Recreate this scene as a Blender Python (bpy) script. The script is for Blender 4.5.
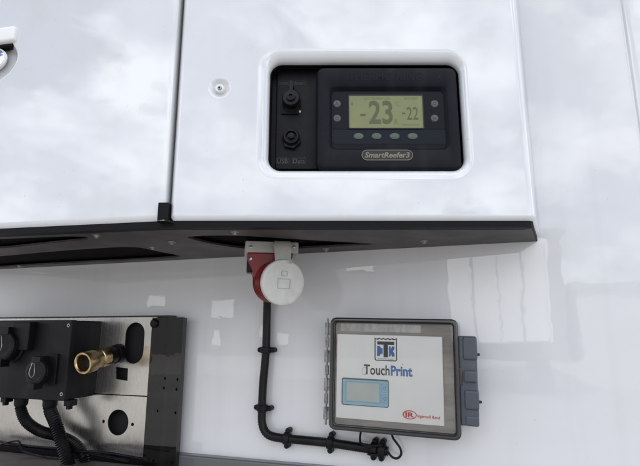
import bpy, bmesh, math, random
from mathutils import Vector, Matrix
from mathutils.geometry import tessellate_polygon
random.seed(7)
for o in list(bpy.data.objects): bpy.data.objects.remove(o)
SC = bpy.context.scene
COL = SC.collection
rad = math.radians
# ---------------------------------------------------------------- camera
FPX = 480.0                       # focal length in pixels of the 640-wide photo
PITCH, YAW = rad(11.54), rad(18.0)
CZ = 1.70
D0 = 0.873
CAM = Vector((0.0, -D0*math.cos(YAW), CZ))
FR = 0.65                         # distance camera -> front panel of the unit
cd = bpy.data.cameras.new('camera'); cam = bpy.data.objects.new('camera', cd); COL.objects.link(cam)
cam.location = CAM; cam.rotation_euler = (rad(90)+PITCH, 0, YAW)
cd.sensor_width = 36; cd.lens = 36*FPX/640; cd.clip_start = 0.02; cd.clip_end = 3000
SC.camera = cam
# ---------------------------------------------------------------- world
SUN_EL, SUN_AZ = rad(50), rad(-28)   # behind the trailer: its front wall is in open shade
w = bpy.data.worlds.new('World'); SC.world = w; w.use_nodes = True
nt = w.node_tree; N = nt.nodes; L = nt.links
bg = N['Background']; bg.inputs[1].default_value = 0.115
sky = N.new('ShaderNodeTexSky'); sky.sky_type = 'NISHITA'; sky.sun_disc = False
sky.sun_elevation = SUN_EL; sky.sun_rotation = SUN_AZ; sky.air_density = 1.0; sky.dust_density = 2.0
tc = N.new('ShaderNodeTexCoord')
mp = N.new('ShaderNodeMapping'); mp.inputs['Scale'].default_value = (1.0, 1.0, 1.7); mp.inputs['Location'].default_value = (3.1, 0.4, 0.9)
n1 = N.new('ShaderNodeTexNoise'); n1.inputs['Scale'].default_value = 2.3; n1.inputs['Detail'].default_value = 7; n1.inputs['Roughness'].default_value = 0.6; n1.inputs['Distortion'].default_value = 0.5
L.new(tc.outputs['Generated'], mp.inputs['Vector']); L.new(mp.outputs[0], n1.inputs['Vector'])
cr = N.new('ShaderNodeValToRGB'); cr.color_ramp.elements[0].position = 0.36; cr.color_ramp.elements[1].position = 0.44
# a gap of blue between the clouds
dp = N.new('ShaderNodeVectorMath'); dp.operation = 'DOT_PRODUCT'; dp.inputs[1].default_value = Vector((-0.63, -0.60, 0.52)).normalized()
nn = N.new('ShaderNodeVectorMath'); nn.operation = 'NORMALIZE'; L.new(tc.outputs['Generated'], nn.inputs[0]); L.new(nn.outputs[0], dp.inputs[0])
gp = N.new('ShaderNodeMapRange'); gp.inputs['From Min'].default_value = 0.955; gp.inputs['From Max'].default_value = 1.0; gp.inputs['To Min'].default_value = 0.0; gp.inputs['To Max'].default_value = 0.30; L.new(dp.outputs['Value'], gp.inputs[0])
sb = N.new('ShaderNodeMath'); sb.operation = 'SUBTRACT'; L.new(n1.outputs[0], sb.inputs[0]); L.new(gp.outputs[0], sb.inputs[1]); L.new(sb.outputs[0], cr.inputs[0])
n2 = N.new('ShaderNodeTexNoise'); n2.inputs['Scale'].default_value = 3.0; n2.inputs['Detail'].default_value = 8; n2.inputs['Roughness'].default_value = 0.62
L.new(mp.outputs[0], n2.inputs['Vector'])
cc = N.new('ShaderNodeValToRGB')
cc.color_ramp.elements[0].position = 0.42; cc.color_ramp.elements[0].color = (4.8, 5.5, 6.9, 1)
cc.color_ramp.elements[1].position = 0.60; cc.color_ramp.elements[1].color = (18.6, 19.0, 20.0, 1)
L.new(n2.outputs[0], cc.inputs[0])
mx = N.new('ShaderNodeMix'); mx.data_type = 'RGBA'
L.new(cr.outputs[0], mx.inputs[0]); L.new(sky.outputs[0], mx.inputs[6]); L.new(cc.outputs[0], mx.inputs[7])
L.new(mx.outputs[2], bg.inputs[0])
# ---------------------------------------------------------------- sun (soft, through thin cloud)
sd = bpy.data.lights.new('sun', 'SUN'); sun = bpy.data.objects.new('sun', sd); COL.objects.link(sun)
sd.energy = 4.0; sd.angle = rad(0.6); sd.color = (1, 0.96, 0.9)
sdir = Vector((math.sin(SUN_AZ)*math.cos(SUN_EL), math.cos(SUN_AZ)*math.cos(SUN_EL), math.sin(SUN_EL)))
sun.rotation_euler = sdir.to_track_quat('Z', 'Y').to_euler()
sun.location = sdir*50
SC.render.engine = 'CYCLES'
SC.view_settings.view_transform = 'Standard'; SC.view_settings.look = 'None'
SC.view_settings.gamma = 1; SC.view_settings.exposure = 0.46
SC.cycles.max_bounces = 10

# ================================================================ frames
WF = Matrix.Identity(4)
UF = Matrix.Translation(Vector((CAM.x - math.sin(YAW)*FR, CAM.y + math.cos(YAW)*FR, 0))) @ Matrix.Rotation(YAW, 4, 'Z')
RC = Matrix.Rotation(YAW, 3, 'Z') @ Matrix.Rotation(rad(90)+PITCH, 3, 'X')
def ray(px, py): return RC @ Vector(((px-320)/FPX, (233-py)/FPX, -1))
def at(px, py, y=0.0, F=WF):
    """point of frame F's plane y=const that the photograph shows at (px, py)"""
    inv = F.inverted(); o = inv @ CAM; d = inv.to_3x3() @ ray(px, py)
    return o + d*((y-o.y)/d.y)
def atz(px, py, z, F=WF):
    inv = F.inverted(); o = inv @ CAM; d = inv.to_3x3() @ ray(px, py)
    return o + d*((z-o.z)/d.z)

# ================================================================ materials
def mat(name, col, rough=0.5, metal=0.0, coat=0.0, spec=0.5, bump=None, var=None, rvar=None, coatr=0.03, coatior=1.5, trans=0, aniso=0, alpha=1):
    m = bpy.data.materials.new(name); m.use_nodes = True
    n = m.node_tree.nodes; l = m.node_tree.links; b = n['Principled BSDF']
    b.inputs['Base Color'].default_value = (*col, 1); b.inputs['Roughness'].default_value = rough
    b.inputs['Metallic'].default_value = metal; b.inputs['Coat Weight'].default_value = coat
    b.inputs['Coat Roughness'].default_value = coatr; b.inputs['Coat IOR'].default_value = coatior; b.inputs['Specular IOR Level'].default_value = spec
    b.inputs['Transmission Weight'].default_value = trans; b.inputs['Anisotropic'].default_value = aniso
    b.inputs['Alpha'].default_value = alpha
    t = n.new('ShaderNodeTexCoord')
    if bump:
        prev = None
        for (sc, st, dist) in bump:
            ns = n.new('ShaderNodeTexNoise'); ns.inputs['Detail'].default_value = 4
            mpp = n.new('ShaderNodeMapping')
            if isinstance(sc, tuple): mpp.inputs['Scale'].default_value = sc; ns.inputs['Scale'].default_value = 1
            else: ns.inputs['Scale'].default_value = sc
            l.new(t.outputs['Object'], mpp.inputs[0]); l.new(mpp.outputs[0], ns.inputs['Vector'])
            bp = n.new('ShaderNodeBump'); bp.inputs['Strength'].default_value = st; bp.inputs['Distance'].default_value = dist
            l.new(ns.outputs[0], bp.inputs['Height'])
            if prev: l.new(prev.outputs[0], bp.inputs['Normal'])
            prev = bp
        l.new(prev.outputs[0], b.inputs['Normal'])
        if coat: l.new(prev.outputs[0], b.inputs['Coat Normal'])
    if var:       # (scale, second colour, lo, hi)
        ns = n.new('ShaderNodeTexNoise'); ns.inputs['Detail'].default_value = 6; ns.inputs['Roughness'].default_value = 0.6
        mpp = n.new('ShaderNodeMapping')
        if isinstance(var[0], tuple): mpp.inputs['Scale'].default_value = var[0]; ns.inputs['Scale'].default_value = 1
        else: ns.inputs['Scale'].default_value = var[0]
        l.new(t.outputs['Object'], mpp.inputs[0]); l.new(mpp.outputs[0], ns.inputs['Vector'])
        r = n.new('ShaderNodeValToRGB'); r.color_ramp.elements[0].position = var[2]; r.color_ramp.elements[1].position = var[3]
        r.color_ramp.elements[0].color = (*col, 1); r.color_ramp.elements[1].color = (*var[1], 1)
        l.new(ns.outputs[0], r.inputs[0]); l.new(r.outputs[0], b.inputs['Base Color'])
    if rvar:      # (scale, rough2)
        ns = n.new('ShaderNodeTexNoise'); ns.inputs['Detail'].default_value = 5
        mpp = n.new('ShaderNodeMapping')
        if isinstance(rvar[0], tuple): mpp.inputs['Scale'].default_value = rvar[0]; ns.inputs['Scale'].default_value = 1
        else: ns.inputs['Scale'].default_value = rvar[0]
        l.new(t.outputs['Object'], mpp.inputs[0]); l.new(mpp.outputs[0], ns.inputs['Vector'])
        mr = n.new('ShaderNodeMapRange'); mr.inputs['From Min'].default_value = 0.35; mr.inputs['From Max'].default_value = 0.65
        mr.inputs['To Min'].default_value = rough; mr.inputs['To Max'].default_value = rvar[1]
        l.new(ns.outputs[0], mr.inputs[0]); l.new(mr.outputs[0], b.inputs['Roughness'])
    return m
M = {}
M['gel_wall'] = mat('gelcoat_wall', (0.675, 0.675, 0.685), 0.3, spec=0.2, coat=1.0, coatr=0.0, coatior=1.75, bump=[(2.2, 0.16, 0.006), (9, 0.16, 0.0016), (34, 0.06, 0.0004)], var=(9, (0.66, 0.655, 0.64), 0.5, 0.8))
M['gel_unit'] = mat('gelcoat_unit', (0.645, 0.65, 0.66), 0.3, spec=0.2, coat=1.0, coatr=0.0, coatior=1.80, bump=[(3.0, 0.13, 0.004), (16, 0.05, 0.0008)], var=(14, (0.61, 0.605, 0.595), 0.52, 0.8))
def grime(m, speck=(0.30, 0.28, 0.25), amount=0.35, drip=0.10):
    """sparse dust specks and faint rain streaks that belong to the surface"""
    n = m.node_tree.nodes; l = m.node_tree.links; b = n['Principled BSDF']; src = b.inputs['Base Color'].links[0].from_socket
    t = n.new('ShaderNodeTexCoord')
    for sc, lo, hi, am in (((170, 170, 170), 0.70, 0.76, amount), ((26, 26, 0.9), 0.54, 0.80, drip), ((5, 5, 3), 0.5, 0.8, drip*0.6)):
        mp_ = n.new('ShaderNodeMapping'); mp_.inputs['Scale'].default_value = sc; l.new(t.outputs['Object'], mp_.inputs[0])
        ns = n.new('ShaderNodeTexNoise'); ns.inputs['Scale'].default_value = 1; ns.inputs['Detail'].default_value = 3; l.new(mp_.outputs[0], ns.inputs['Vector'])
        mr = n.new('ShaderNodeMapRange'); mr.inputs['From Min'].default_value = lo; mr.inputs['From Max'].default_value = hi; mr.inputs['To Max'].default_value = am; l.new(ns.outputs[0], mr.inputs[0])
        mx_ = n.new('ShaderNodeMix'); mx_.data_type = 'RGBA'; l.new(mr.outputs[0], mx_.inputs[0]); l.new(src, mx_.inputs[6]); mx_.inputs[7].default_value = (*speck, 1); src = mx_.outputs[2]
    l.new(src, b.inputs['Base Color'])
grime(M['gel_wall']); grime(M['gel_unit'], drip=0.06)
M['black_rubber'] = mat('black_rubber', (0.005, 0.005, 0.006), 0.55, spec=0.14, bump=[(400, 0.2, 0.0006)])
M['under'] = mat('dusty_black_plastic', (0.042, 0.037, 0.034), 0.5, spec=0.3, bump=[(120, 0.2, 0.001)], var=(18, (0.085, 0.076, 0.070), 0.42, 0.68))
M['under_shade'] = mat('cavity_shade', (0.004, 0.004, 0.005), 0.8, spec=0.05)  # near-black that paints shade into gaps and pockets
M['hmi'] = mat('navy_black_plastic', (0.0045, 0.005, 0.0085), 0.36, spec=0.12, bump=[(900, 0.12, 0.0003)], var=(30, (0.008, 0.0085, 0.012), 0.45, 0.75))
M['hmi_face'] = mat('keypad_film', (0.003, 0.0035, 0.006), 0.3, spec=0.14)
M['hmi_blue'] = mat('keypad_blue_film', (0.004, 0.0065, 0.013), 0.3, spec=0.15)
M['text_dark'] = mat('dark_emboss', (0.006, 0.006, 0.008), 0.5)
M['black_pl'] = mat('black_plastic', (0.005, 0.005, 0.006), 0.42, spec=0.16, bump=[(500, 0.15, 0.0005)], var=(40, (0.012, 0.0115, 0.011), 0.5, 0.8))
M['black_dust'] = mat('dusty_black_box', (0.006, 0.006, 0.008), 0.5, spec=0.16, bump=[(300, 0.2, 0.0006)], var=(22, (0.014, 0.013, 0.013), 0.42, 0.75))
M['conduit'] = mat('conduit_black', (0.004, 0.004, 0.005), 0.38, spec=0.2)
M['btn'] = mat('grey_green_button', (0.05, 0.075, 0.05), 0.4, var=(200, (0.06, 0.072, 0.06), 0.4, 0.6))
M['btn_round'] = mat('grey_round_button', (0.07, 0.078, 0.075), 0.4, var=(300, (0.04, 0.045, 0.05), 0.4, 0.6))
M['lcd'] = mat('lcd_olive', (0.175, 0.19, 0.072), 0.25, spec=0.4, var=(25, (0.155, 0.17, 0.07), 0.4, 0.7))
M['lcd_ink'] = mat('lcd_ink', (0.075, 0.088, 0.035), 0.3, spec=0.3)
M['lcd_faint'] = mat('lcd_faint', (0.14, 0.16, 0.05), 0.3, spec=0.3)
M['badge'] = mat('badge_silver', (0.17, 0.15, 0.105), 0.4, metal=0.5)
M['dull_print'] = mat('worn_print', (0.04, 0.038, 0.036), 0.5)
M['steel'] = mat('stainless', (0.64, 0.62, 0.59), 0.24, metal=1.0, aniso=0.5, bump=[(5, 0.5, 0.008)], var=(12, (0.55, 0.53, 0.50), 0.4, 0.7), rvar=((1500, 1500, 6), 0.29))
M['gloss_black'] = mat('gloss_black_paint', (0.005, 0.0045, 0.0042), 0.3, spec=0.1, coat=1, coatr=0.02, bump=[(9, 0.12, 0.004)])
M['hole'] = mat('hole_shade', (0.004, 0.004, 0.005), 0.8)  # near-black carrying the shade inside holes and behind plates
M['brass'] = mat('brass', (0.68, 0.52, 0.28), 0.28, metal=1.0, bump=[(200, 0.1, 0.0005)], var=(60, (0.26, 0.18, 0.09), 0.42, 0.66))
M['zinc'] = mat('zinc_bolt', (0.42, 0.41, 0.39), 0.4, metal=1.0)
M['chrome'] = mat('chrome', (0.75, 0.78, 0.82), 0.06, metal=1.0)
M['red'] = mat('red_plastic', (0.21, 0.008, 0.009), 0.36, bump=[(300, 0.1, 0.0004)], var=(50, (0.15, 0.012, 0.012), 0.4, 0.75))
M['grey_pl'] = mat('light_grey_plastic', (0.43, 0.42, 0.38), 0.4, bump=[(300, 0.1, 0.0004)], var=(40, (0.35, 0.335, 0.30), 0.42, 0.75))
M['lid_pl'] = mat('pale_grey_lid', (0.56, 0.56, 0.52), 0.38, bump=[(250, 0.1, 0.0004)], var=(35, (0.42, 0.41, 0.37), 0.42, 0.8))
M['lid_mark'] = mat('darker_lid_grey', (0.36, 0.355, 0.32), 0.45)  # darker grey for the raised lid marks and the lettering
M['smoke'] = mat('smoked_case', (0.18, 0.163, 0.148), 0.18, coat=0.6, var=((6, 1, 30), (0.36, 0.335, 0.305), 0.4, 0.7))
M['case_dark'] = mat('case_dark_rim', (0.028, 0.027, 0.028), 0.25, coat=0.5)
M['label'] = mat('white_label', (0.82, 0.815, 0.79), 0.4, var=(14, (0.78, 0.775, 0.75), 0.45, 0.75))
M['ghost'] = mat('frosted_strip', (0.48, 0.47, 0.46), 0.4, var=((90, 1, 30), (0.34, 0.335, 0.33), 0.4, 0.6))
M['ink'] = mat('ink_black', (0.015, 0.015, 0.018), 0.45)
M['blue'] = mat('ink_blue', (0.02, 0.13, 0.38), 0.4)
M['redink'] = mat('ink_red', (0.5, 0.02, 0.035), 0.4)
M['scr_rim'] = mat('screen_rim', (0.045, 0.085, 0.11), 0.3)
M['scr_blue'] = mat('screen_blue', (0.30, 0.50, 0.60), 0.25, var=(30, (0.34, 0.53, 0.62), 0.4, 0.7))
M['scr_grey'] = mat('screen_grey', (0.50, 0.54, 0.50), 0.25, var=(20, (0.44, 0.49, 0.47), 0.4, 0.7))
M['scr_ink'] = mat('screen_ink', (0.10, 0.26, 0.36), 0.3)
M['latch'] = mat('slate_latch', (0.055, 0.064, 0.08), 0.4, bump=[(200, 0.15, 0.0006)], var=(40, (0.08, 0.09, 0.108), 0.45, 0.75))
M['hinge'] = mat('hinge_grey', (0.34, 0.33, 0.32), 0.32, metal=0.3, var=(120, (0.12, 0.12, 0.12), 0.45, 0.65))
M['brown'] = mat('brown_rail', (0.060, 0.045, 0.036), 0.5, spec=0.2, bump=[(60, 0.2, 0.001)], var=(20, (0.09, 0.073, 0.06), 0.4, 0.75))
M['rail_grey'] = mat('grey_rail', (0.10, 0.10, 0.105), 0.35, coat=0.4)
M['asphalt'] = mat('asphalt', (0.19, 0.185, 0.175), 0.9, bump=[(60, 0.5, 0.01)], var=(0.6, (0.26, 0.255, 0.24), 0.35, 0.7))
M['concrete'] = mat('concrete', (0.30, 0.29, 0.27), 0.85, var=(0.8, (0.36, 0.35, 0.33), 0.35, 0.7))
M['clad'] = mat('pale_cladding', (0.38, 0.38, 0.38), 0.5, var=((0.4, 3, 0.1), (0.45, 0.45, 0.44), 0.4, 0.6))
M['roofm'] = mat('grey_roof', (0.16, 0.15, 0.15), 0.6)
M['glass_dark'] = mat('window_glass', (0.03, 0.035, 0.04), 0.05, spec=0.8)
M['whitep'] = mat('white_paint', (0.78, 0.78, 0.76), 0.4)
M['leaf'] = mat('foliage', (0.05, 0.075, 0.03), 0.7, var=(3, (0.08, 0.11, 0.04), 0.4, 0.6))
M['bark'] = mat('bark', (0.10, 0.075, 0.05), 0.9)
# smoked clear lid
m = bpy.data.materials.new('clear_lid'); m.use_nodes = True
n = m.node_tree.nodes; l = m.node_tree.links
for x in list(n): n.remove(x)
o_ = n.new('ShaderNodeOutputMaterial'); tr = n.new('ShaderNodeBsdfTransparent'); gl = n.new('ShaderNodeBsdfGlossy'); ms = n.new('ShaderNodeMixShader'); fr = n.new('ShaderNodeFresnel')
tr.inputs[0].default_value = (1, 0.998, 0.993, 1); gl.inputs['Roughness'].default_value = 0.03; fr.inputs[0].default_value = 1.42
l.new(fr.outputs[0], ms.inputs[0]); l.new(tr.outputs[0], ms.inputs[1]); l.new(gl.outputs[0], ms.inputs[2]); l.new(ms.outputs[0], o_.inputs[0])
M['clear'] = m

# ================================================================ mesh helpers
class T:                                   # one thing: Empty at its base, parts built in frame coordinates
    def __init__(s, name, label, cat, base, F=WF, group=None, kind=None):
        s.base = Vector(base); s.F = F
        s.o = bpy.data.objects.new(name, None); COL.objects.link(s.o)
        s.o.empty_display_size = 0.02
        s.o.matrix_world = F @ Matrix.Translation(s.base)
        s.o['label'] = label; s.o['category'] = cat
        if group: s.o['group'] = group
    def part(s, name, bm, m, parent=None, bevel=0, seg=3, label=None, smooth=35, kind=None):
        bmesh.ops.translate(bm, verts=bm.verts, vec=-s.base)
        ob = link(name, bm, m, parent or s.o, bevel, seg, smooth)
        if label: ob['label'] = label
        if kind: ob['kind'] = kind
        return ob
def link(name, bm, m, parent=None, bevel=0, seg=3, smooth=35):
    bmesh.ops.remove_doubles(bm, verts=bm.verts, dist=1e-6)
    bmesh.ops.recalc_face_normals(bm, faces=bm.faces)
    me = bpy.data.meshes.new(name); bm.to_mesh(me); bm.free()
    ms_ = m if isinstance(m, (list, tuple)) else [m]
    for k in ms_: me.materials.append(k)
    if smooth:
        me.shade_smooth(); me.set_sharp_from_angle(angle=rad(smooth))
    ob = bpy.data.objects.new(name, me); COL.objects.link(ob)
    if parent: ob.parent = parent
    if bevel:
        b = ob.modifiers.new('bevel', 'BEVEL'); b.width = bevel; b.segments = seg; b.limit_method = 'ANGLE'; b.angle_limit = rad(40)
        b.harden_normals = True
    return ob
def flatten(ob):
    wn = ob.modifiers.new('weighted_normals', 'WEIGHTED_NORMAL'); wn.mode = 'FACE_AREA'; wn.weight = 100; wn.keep_sharp = True; wn.thresh = 0.0001
    return ob
def BM(): return bmesh.new()
def box(bm, a, b):
    x0, y0, z0 = a; x1, y1, z1 = b
    v = [bm.verts.new(p) for p in ((x0,y0,z0),(x1,y0,z0),(x1,y1,z0),(x0,y1,z0),(x0,y0,z1),(x1,y0,z1),(x1,y1,z1),(x0,y1,z1))]
    for f in ((0,3,2,1),(4,5,6,7),(0,1,5,4),(1,2,6,5),(2,3,7,6),(3,0,4,7)): bm.faces.new([v[i] for i in f])
    return bm
def rrect(x0, x1, z0, z1, r, n=7):
    r = max(1e-5, min(r, abs(x1-x0)/2-1e-6, abs(z1-z0)/2-1e-6)); out = []
    for cx, cz, a in ((x1-r, z1-r, 0), (x0+r, z1-r, 90), (x0+r, z0+r, 180), (x1-r, z0+r, 270)):
        for i in range(n+1):
            t = rad(a + 90*i/n); out.append((cx+r*math.cos(t), cz+r*math.sin(t)))
    return out
def ell(cx, cz, rx, rz=None, n=32):
    rz = rz or rx
    return [(cx+rx*math.cos(2*math.pi*i/n), cz+rz*math.sin(2*math.pi*i/n)) for i in range(n)]
XZ = lambda p, d: (p[0], d, p[1])
XY = lambda p, d: (p[0], p[1], d)
def sheet(bm, outline, holes, d, mp=XZ):
    loops = [outline] + list(holes); vs = []
    for lp in loops: vs += [bm.verts.new(mp(p, d)) for p in lp]
    for t in tessellate_polygon([[Vector((p[0], p[1], 0)) for p in lp] for lp in loops]):
        try: bm.faces.new([vs[i] for i in t])
        except ValueError: pass
    return vs
def prism(bm, outline, holes, d0, d1, mp=XZ):
    loops = [outline] + list(holes)
    A = sheet(bm, outline, holes, d0, mp); B = sheet(bm, outline, holes, d1, mp); k = 0
    for lp in loops:
        n = len(lp)
        for i in range(n):
            j = (i+1) % n; bm.faces.new((A[k+i], A[k+j], B[k+j], B[k+i]))
        k += n
    return bm
def loft(bm, loops, cap0=True, cap1=True, closed=True):
    R = [[bm.verts.new(p) for p in lp] for lp in loops]
    for a, b in zip(R, R[1:]):
        n = len(a)
        for i in range(n if closed else n-1):
            j = (i+1) % n; bm.faces.new((a[i], a[j], b[j], b[i]))
    if cap0: bm.faces.new(R[0])
    if cap1: bm.faces.new(R[-1])
    return bm
def pillow(bm, x0, x1, z0, z1, r, yf, yb, e, n=5):
    """rounded slab: front face at yf with edge radius e, back at yb"""
    L_ = [[XZ(p, yb) for p in rrect(x0, x1, z0, z1, r)]]
    for i in range(n+1):
        t = math.pi/2*i/n; ins = e*(1-math.cos(t)); y = yf + e*(1-math.sin(t))
        L_.append([XZ(p, y) for p in rrect(x0+ins, x1-ins, z0+ins, z1-ins, max(r-ins, 1e-4))])
    return loft(bm, L_)
def ortho(ax):
    ax = Vector(ax).normalized(); u = ax.orthogonal().normalized()
    return ax, u, ax.cross(u)
def lathe(bm, c, ax, prof, n=28, cap=True):
    ax, u, v = ortho(ax); c = Vector(c)
    return loft(bm, [[c + ax*d + (u*math.cos(2*math.pi*i/n) + v*math.sin(2*math.pi*i/n))*r for i in range(n)] for r, d in prof], cap, cap)
def spline(P, step):
    P = [Vector(p) for p in P]; Q = [P[0]*2-P[1]] + P + [P[-1]*2-P[-2]]; out = []
    for i in range(1, len(Q)-2):
        a, b, c, d = Q[i-1:i+3]; n = 12
        for k in range(n):
            t = k/n; out.append(0.5*((2*b)+(c-a)*t+(2*a-5*b+4*c-d)*t*t+(3*b-a-3*c+d)*t**3))
    out.append(P[-1]); res = [out[0]]; acc = 0; last = out[0]
    for q in out[1:]:
        while (q-last).length > 1e-9 and acc + (q-last).length >= step:
            last = last + (q-last).normalized()*(step-acc); res.append(last); acc = 0
        acc += (q-last).length; last = q
    return res
def tube(bm, P, r, step=0.003, n=12, rib=0):
    pts = spline(P, step); loops = []; u = None
    for i, p in enumerate(pts):
        t = (pts[min(i+1, len(pts)-1)] - pts[max(i-1, 0)]).normalized()
        u = t.orthogonal().normalized() if u is None else (u - t*u.dot(t)).normalized()
        v = t.cross(u); rr = r*(1 - (rib if i % 2 else 0))
        loops.append([p + (u*math.cos(2*math.pi*k/n)+v*math.sin(2*math.pi*k/n))*rr for k in range(n)])
    return loft(bm, loops)
def text_bm(body, x0, x1, z0, z1, yf, depth=0.0004, bold=0.0, shear=0.0, rot=0.0, sp=1.0):
    """letters as flat raised geometry fitted to a rectangle of the xz plane, facing -y"""
    cu = bpy.data.curves.new('t', 'FONT'); cu.body = body; cu.offset = bold; cu.shear = shear; cu.extrude = 0.5; cu.space_character = sp
    cu.resolution_u = 3
    ob = bpy.data.objects.new('t', cu); COL.objects.link(ob)
    dg = bpy.context.evaluated_depsgraph_get(); dg.update()
    me = bpy.data.meshes.new_from_object(ob.evaluated_get(dg)); bm = BM(); bm.from_mesh(me)
    bpy.data.objects.remove(ob); bpy.data.curves.remove(cu); bpy.data.meshes.remove(me)
    xs = [v.co.x for v in bm.verts]; ys = [v.co.y for v in bm.verts]
    ax, bx, ay, by = min(xs), max(xs), min(ys), max(ys)
    cx, cz = (x0+x1)/2, (z0+z1)/2; c, s_ = math.cos(rot), math.sin(rot)
    for v in bm.verts:
        X = x0+(v.co.x-ax)/(bx-ax)*(x1-x0)-cx; Z = z0+(v.co.y-ay)/(by-ay)*(z1-z0)-cz
        v.co = Vector((cx+X*c-Z*s_, yf - (depth if v.co.z > 0 else 0), cz+X*s_+Z*c))
    return bm
def merge(bm, other):
    me = bpy.data.meshes.new('x'); other.to_mesh(me); other.free(); bm.from_mesh(me); bpy.data.meshes.remove(me); return bm
def solo(name, bm, m, label, cat, base, F=WF, bevel=0, seg=3, group=None, kind=None, smooth=35):
    bmesh.ops.translate(bm, verts=bm.verts, vec=-Vector(base))
    ob = link(name, bm, m, None, bevel, seg, smooth); ob.matrix_world = F @ Matrix.Translation(Vector(base))
    if kind: ob['kind'] = kind
    else: ob['label'] = label; ob['category'] = cat
    if group: ob['group'] = group
    return ob

# ================================================================ setting: ground and what stands behind the camera
bm = BM(); v = [bm.verts.new(p) for p in ((-900,-900,0),(900,-900,0),(900,900,0),(-900,900,0))]; bm.faces.new(v)
g = link('ground', bm, M['asphalt'], smooth=0); g['kind'] = 'structure'
bm = BM(); v = [bm.verts.new(p) for p in ((-60,-46,0.004),(60,-46,0.004),(60,-16,0.004),(-60,-16,0.004))]; bm.faces.new(v)
g = link('pavement', bm, M['concrete'], smooth=0); g['kind'] = 'structure'

# ================================================================ trailer front wall
pw = at(178, 454.5, -0.016); ZRAIL = pw.z+0.0201
XR = at(631, 60, 0).x                      # where the corner post starts
T_wall = T('trailer', 'white glossy insulated trailer with its front wall filling the background', 'trailer', (0, 0.5, 0.0))
prof = [(-1.25, 0.0)]
x = -1.25
prof = [(-1.25, 0.06), (-1.235, 0.02), (-1.20, 0.0), (-0.6, 0.0), (0.0, 0.0), (XR-0.006, 0.0), (XR-0.002, -0.001), (XR+0.002, -0.004), (XR+0.008, -0.005)]
r_ = 0.09; xc = XR+0.05
for i in range(0, 13):
    t = rad(90*i/12); prof.append((xc + r_*math.sin(t), -0.005 + r_*(1-math.cos(t))))
XEND = prof[-1][0]
prof += [(XEND, 2.0), (XEND, 8.0), (-1.25, 8.0)]
zs = [ZRAIL-0.02, 1.4, 1.7, 2.0, 2.5, 3.3, 3.75]
bm = loft(BM(), [[(a, b, z) for a, b in prof] for z in zs])
wall = flatten(T_wall.part('wall', bm, M['gel_wall'], smooth=50))
# bottom rail across the wall
bm = BM(); box(bm, (-1.24, -0.016, ZRAIL-0.14), (XEND-0.02, 0.3, ZRAIL-0.0201))
T_wall.part('bottom_rail', bm, M['rail_grey'], bevel=0.004)
bm = BM(); box(bm, (-1.2, -0.02, 0.95), (XEND-0.05, 7.9, ZRAIL-0.141)); 
T_wall.part('chassis', bm, M['black_rubber'], bevel=0.01)
for sx in (-1.0, XEND-0.35):
    for yy in (5.2, 6.4):
        bm = BM(); lathe(bm, (sx, yy, 0.5), (1, 0, 0), [(0.30, 0.0), (0.46, 0.02), (0.5, 0.06), (0.5, 0.24), (0.46, 0.28), (0.30, 0.30)], 40)
        T_wall.part('wheel', bm, M['black_rubber'])
for sx in (-0.9, XEND-0.3):
    bm = BM(); box(bm, (sx, 2.2, 0.0), (sx+0.12, 2.34, 0.96)); T_wall.part('support_leg', bm, M['zinc'], bevel=0.01)

# ================================================================ refrigeration unit
Z0 = at(400, 222, 0, UF).z                 # lower edge of the covers
ZT = Z0 + 1.35
def Ux(px, py, y=0): return at(px, py, y, UF)
TU = T('refrigeration_unit', 'white rounded refrigeration unit jutting out over the trailer wall', 'refrigeration unit', (0, 0.1, Z0), UF)
xs_l = Ux(166.8, 220).x                      # seam
xr_f = Ux(529, 222).x                      # flat ends on the right
wdir = UF.inverted().to_3x3() @ Vector((1, 0, 0))        # wall direction in the unit's frame
wp0 = UF.inverted() @ Vector((0, 0, 0))
def wall_y(x): return wp0.y + (x-wp0.x)*wdir.y/wdir.x    # wall plane seen in the unit's frame
rr = 0.016
pathR = [(xs_l+0.0025, 0.03), (xs_l+0.0025, 0.010), (xs_l+0.0032, 0.005), (xs_l+0.006, 0.0015), (xs_l+0.010, 0.0), (xr_f, 0.0)]
for i in range(1, 9):
    t = rad(78*i/8); pathR.append((xr_f+rr*math.sin(t), rr*(1-math.cos(t))))
ex = pathR[-1]
xw = (UF.inverted() @ at(539.5, 235, 0)).x; yw = wall_y(xw)
pathR.append((ex[0]+(xw-ex[0])*0.5, (ex[1]+yw)/2)); pathR.append((xw, yw-0.0005))
LA = rad(11)                               # left door leans back from the seam
def dl(d, o=0.0): return (xs_l-0.0012 - d*math.cos(LA) - o*math.sin(LA), d*math.sin(LA) - o*math.cos(LA))
pathL = [(xs_l-0.0012, 0.03), (xs_l-0.0012, 0.008), (xs_l-0.0022, 0.003), (xs_l-0.0045, 0.0006)] + [dl(0.007, -0.0002), dl(0.012, 0), dl(0.46, 0), dl(0.62, 0)]
def skirt(bm, path, z0, z1, R=0.011, n=6):
    """vertical cover with its lower edge rolled under"""
    nr = []
    for i, p in enumerate(path):
        a = path[max(i-1, 0)]; b = path[min(i+1, len(path)-1)]; t = Vector((b[0]-a[0], b[1]-a[1])).normalized()
        nr.append(Vector((t.y, -t.x)))
    rows = []
    for k in range(n+1):
        th = math.pi/2*(1-k/n); ins = R*(1-math.cos(th)); z = z0 + R*(1-math.sin(th))
        rows.append([(p[0]-q.x*ins, p[1]-q.y*ins, z) for p, q in zip(path, nr)])
    rows.append([(p[0], p[1], z1) for p in path])
    return loft(bm, rows, False, False, closed=False)
# --- right hand cover: edge strips plus the pierced front sheet
LIP = 0.011
bm = BM()
skirt(bm, pathR[:5], Z0, ZT); skirt(bm, pathR[5:], Z0, ZT)
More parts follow.
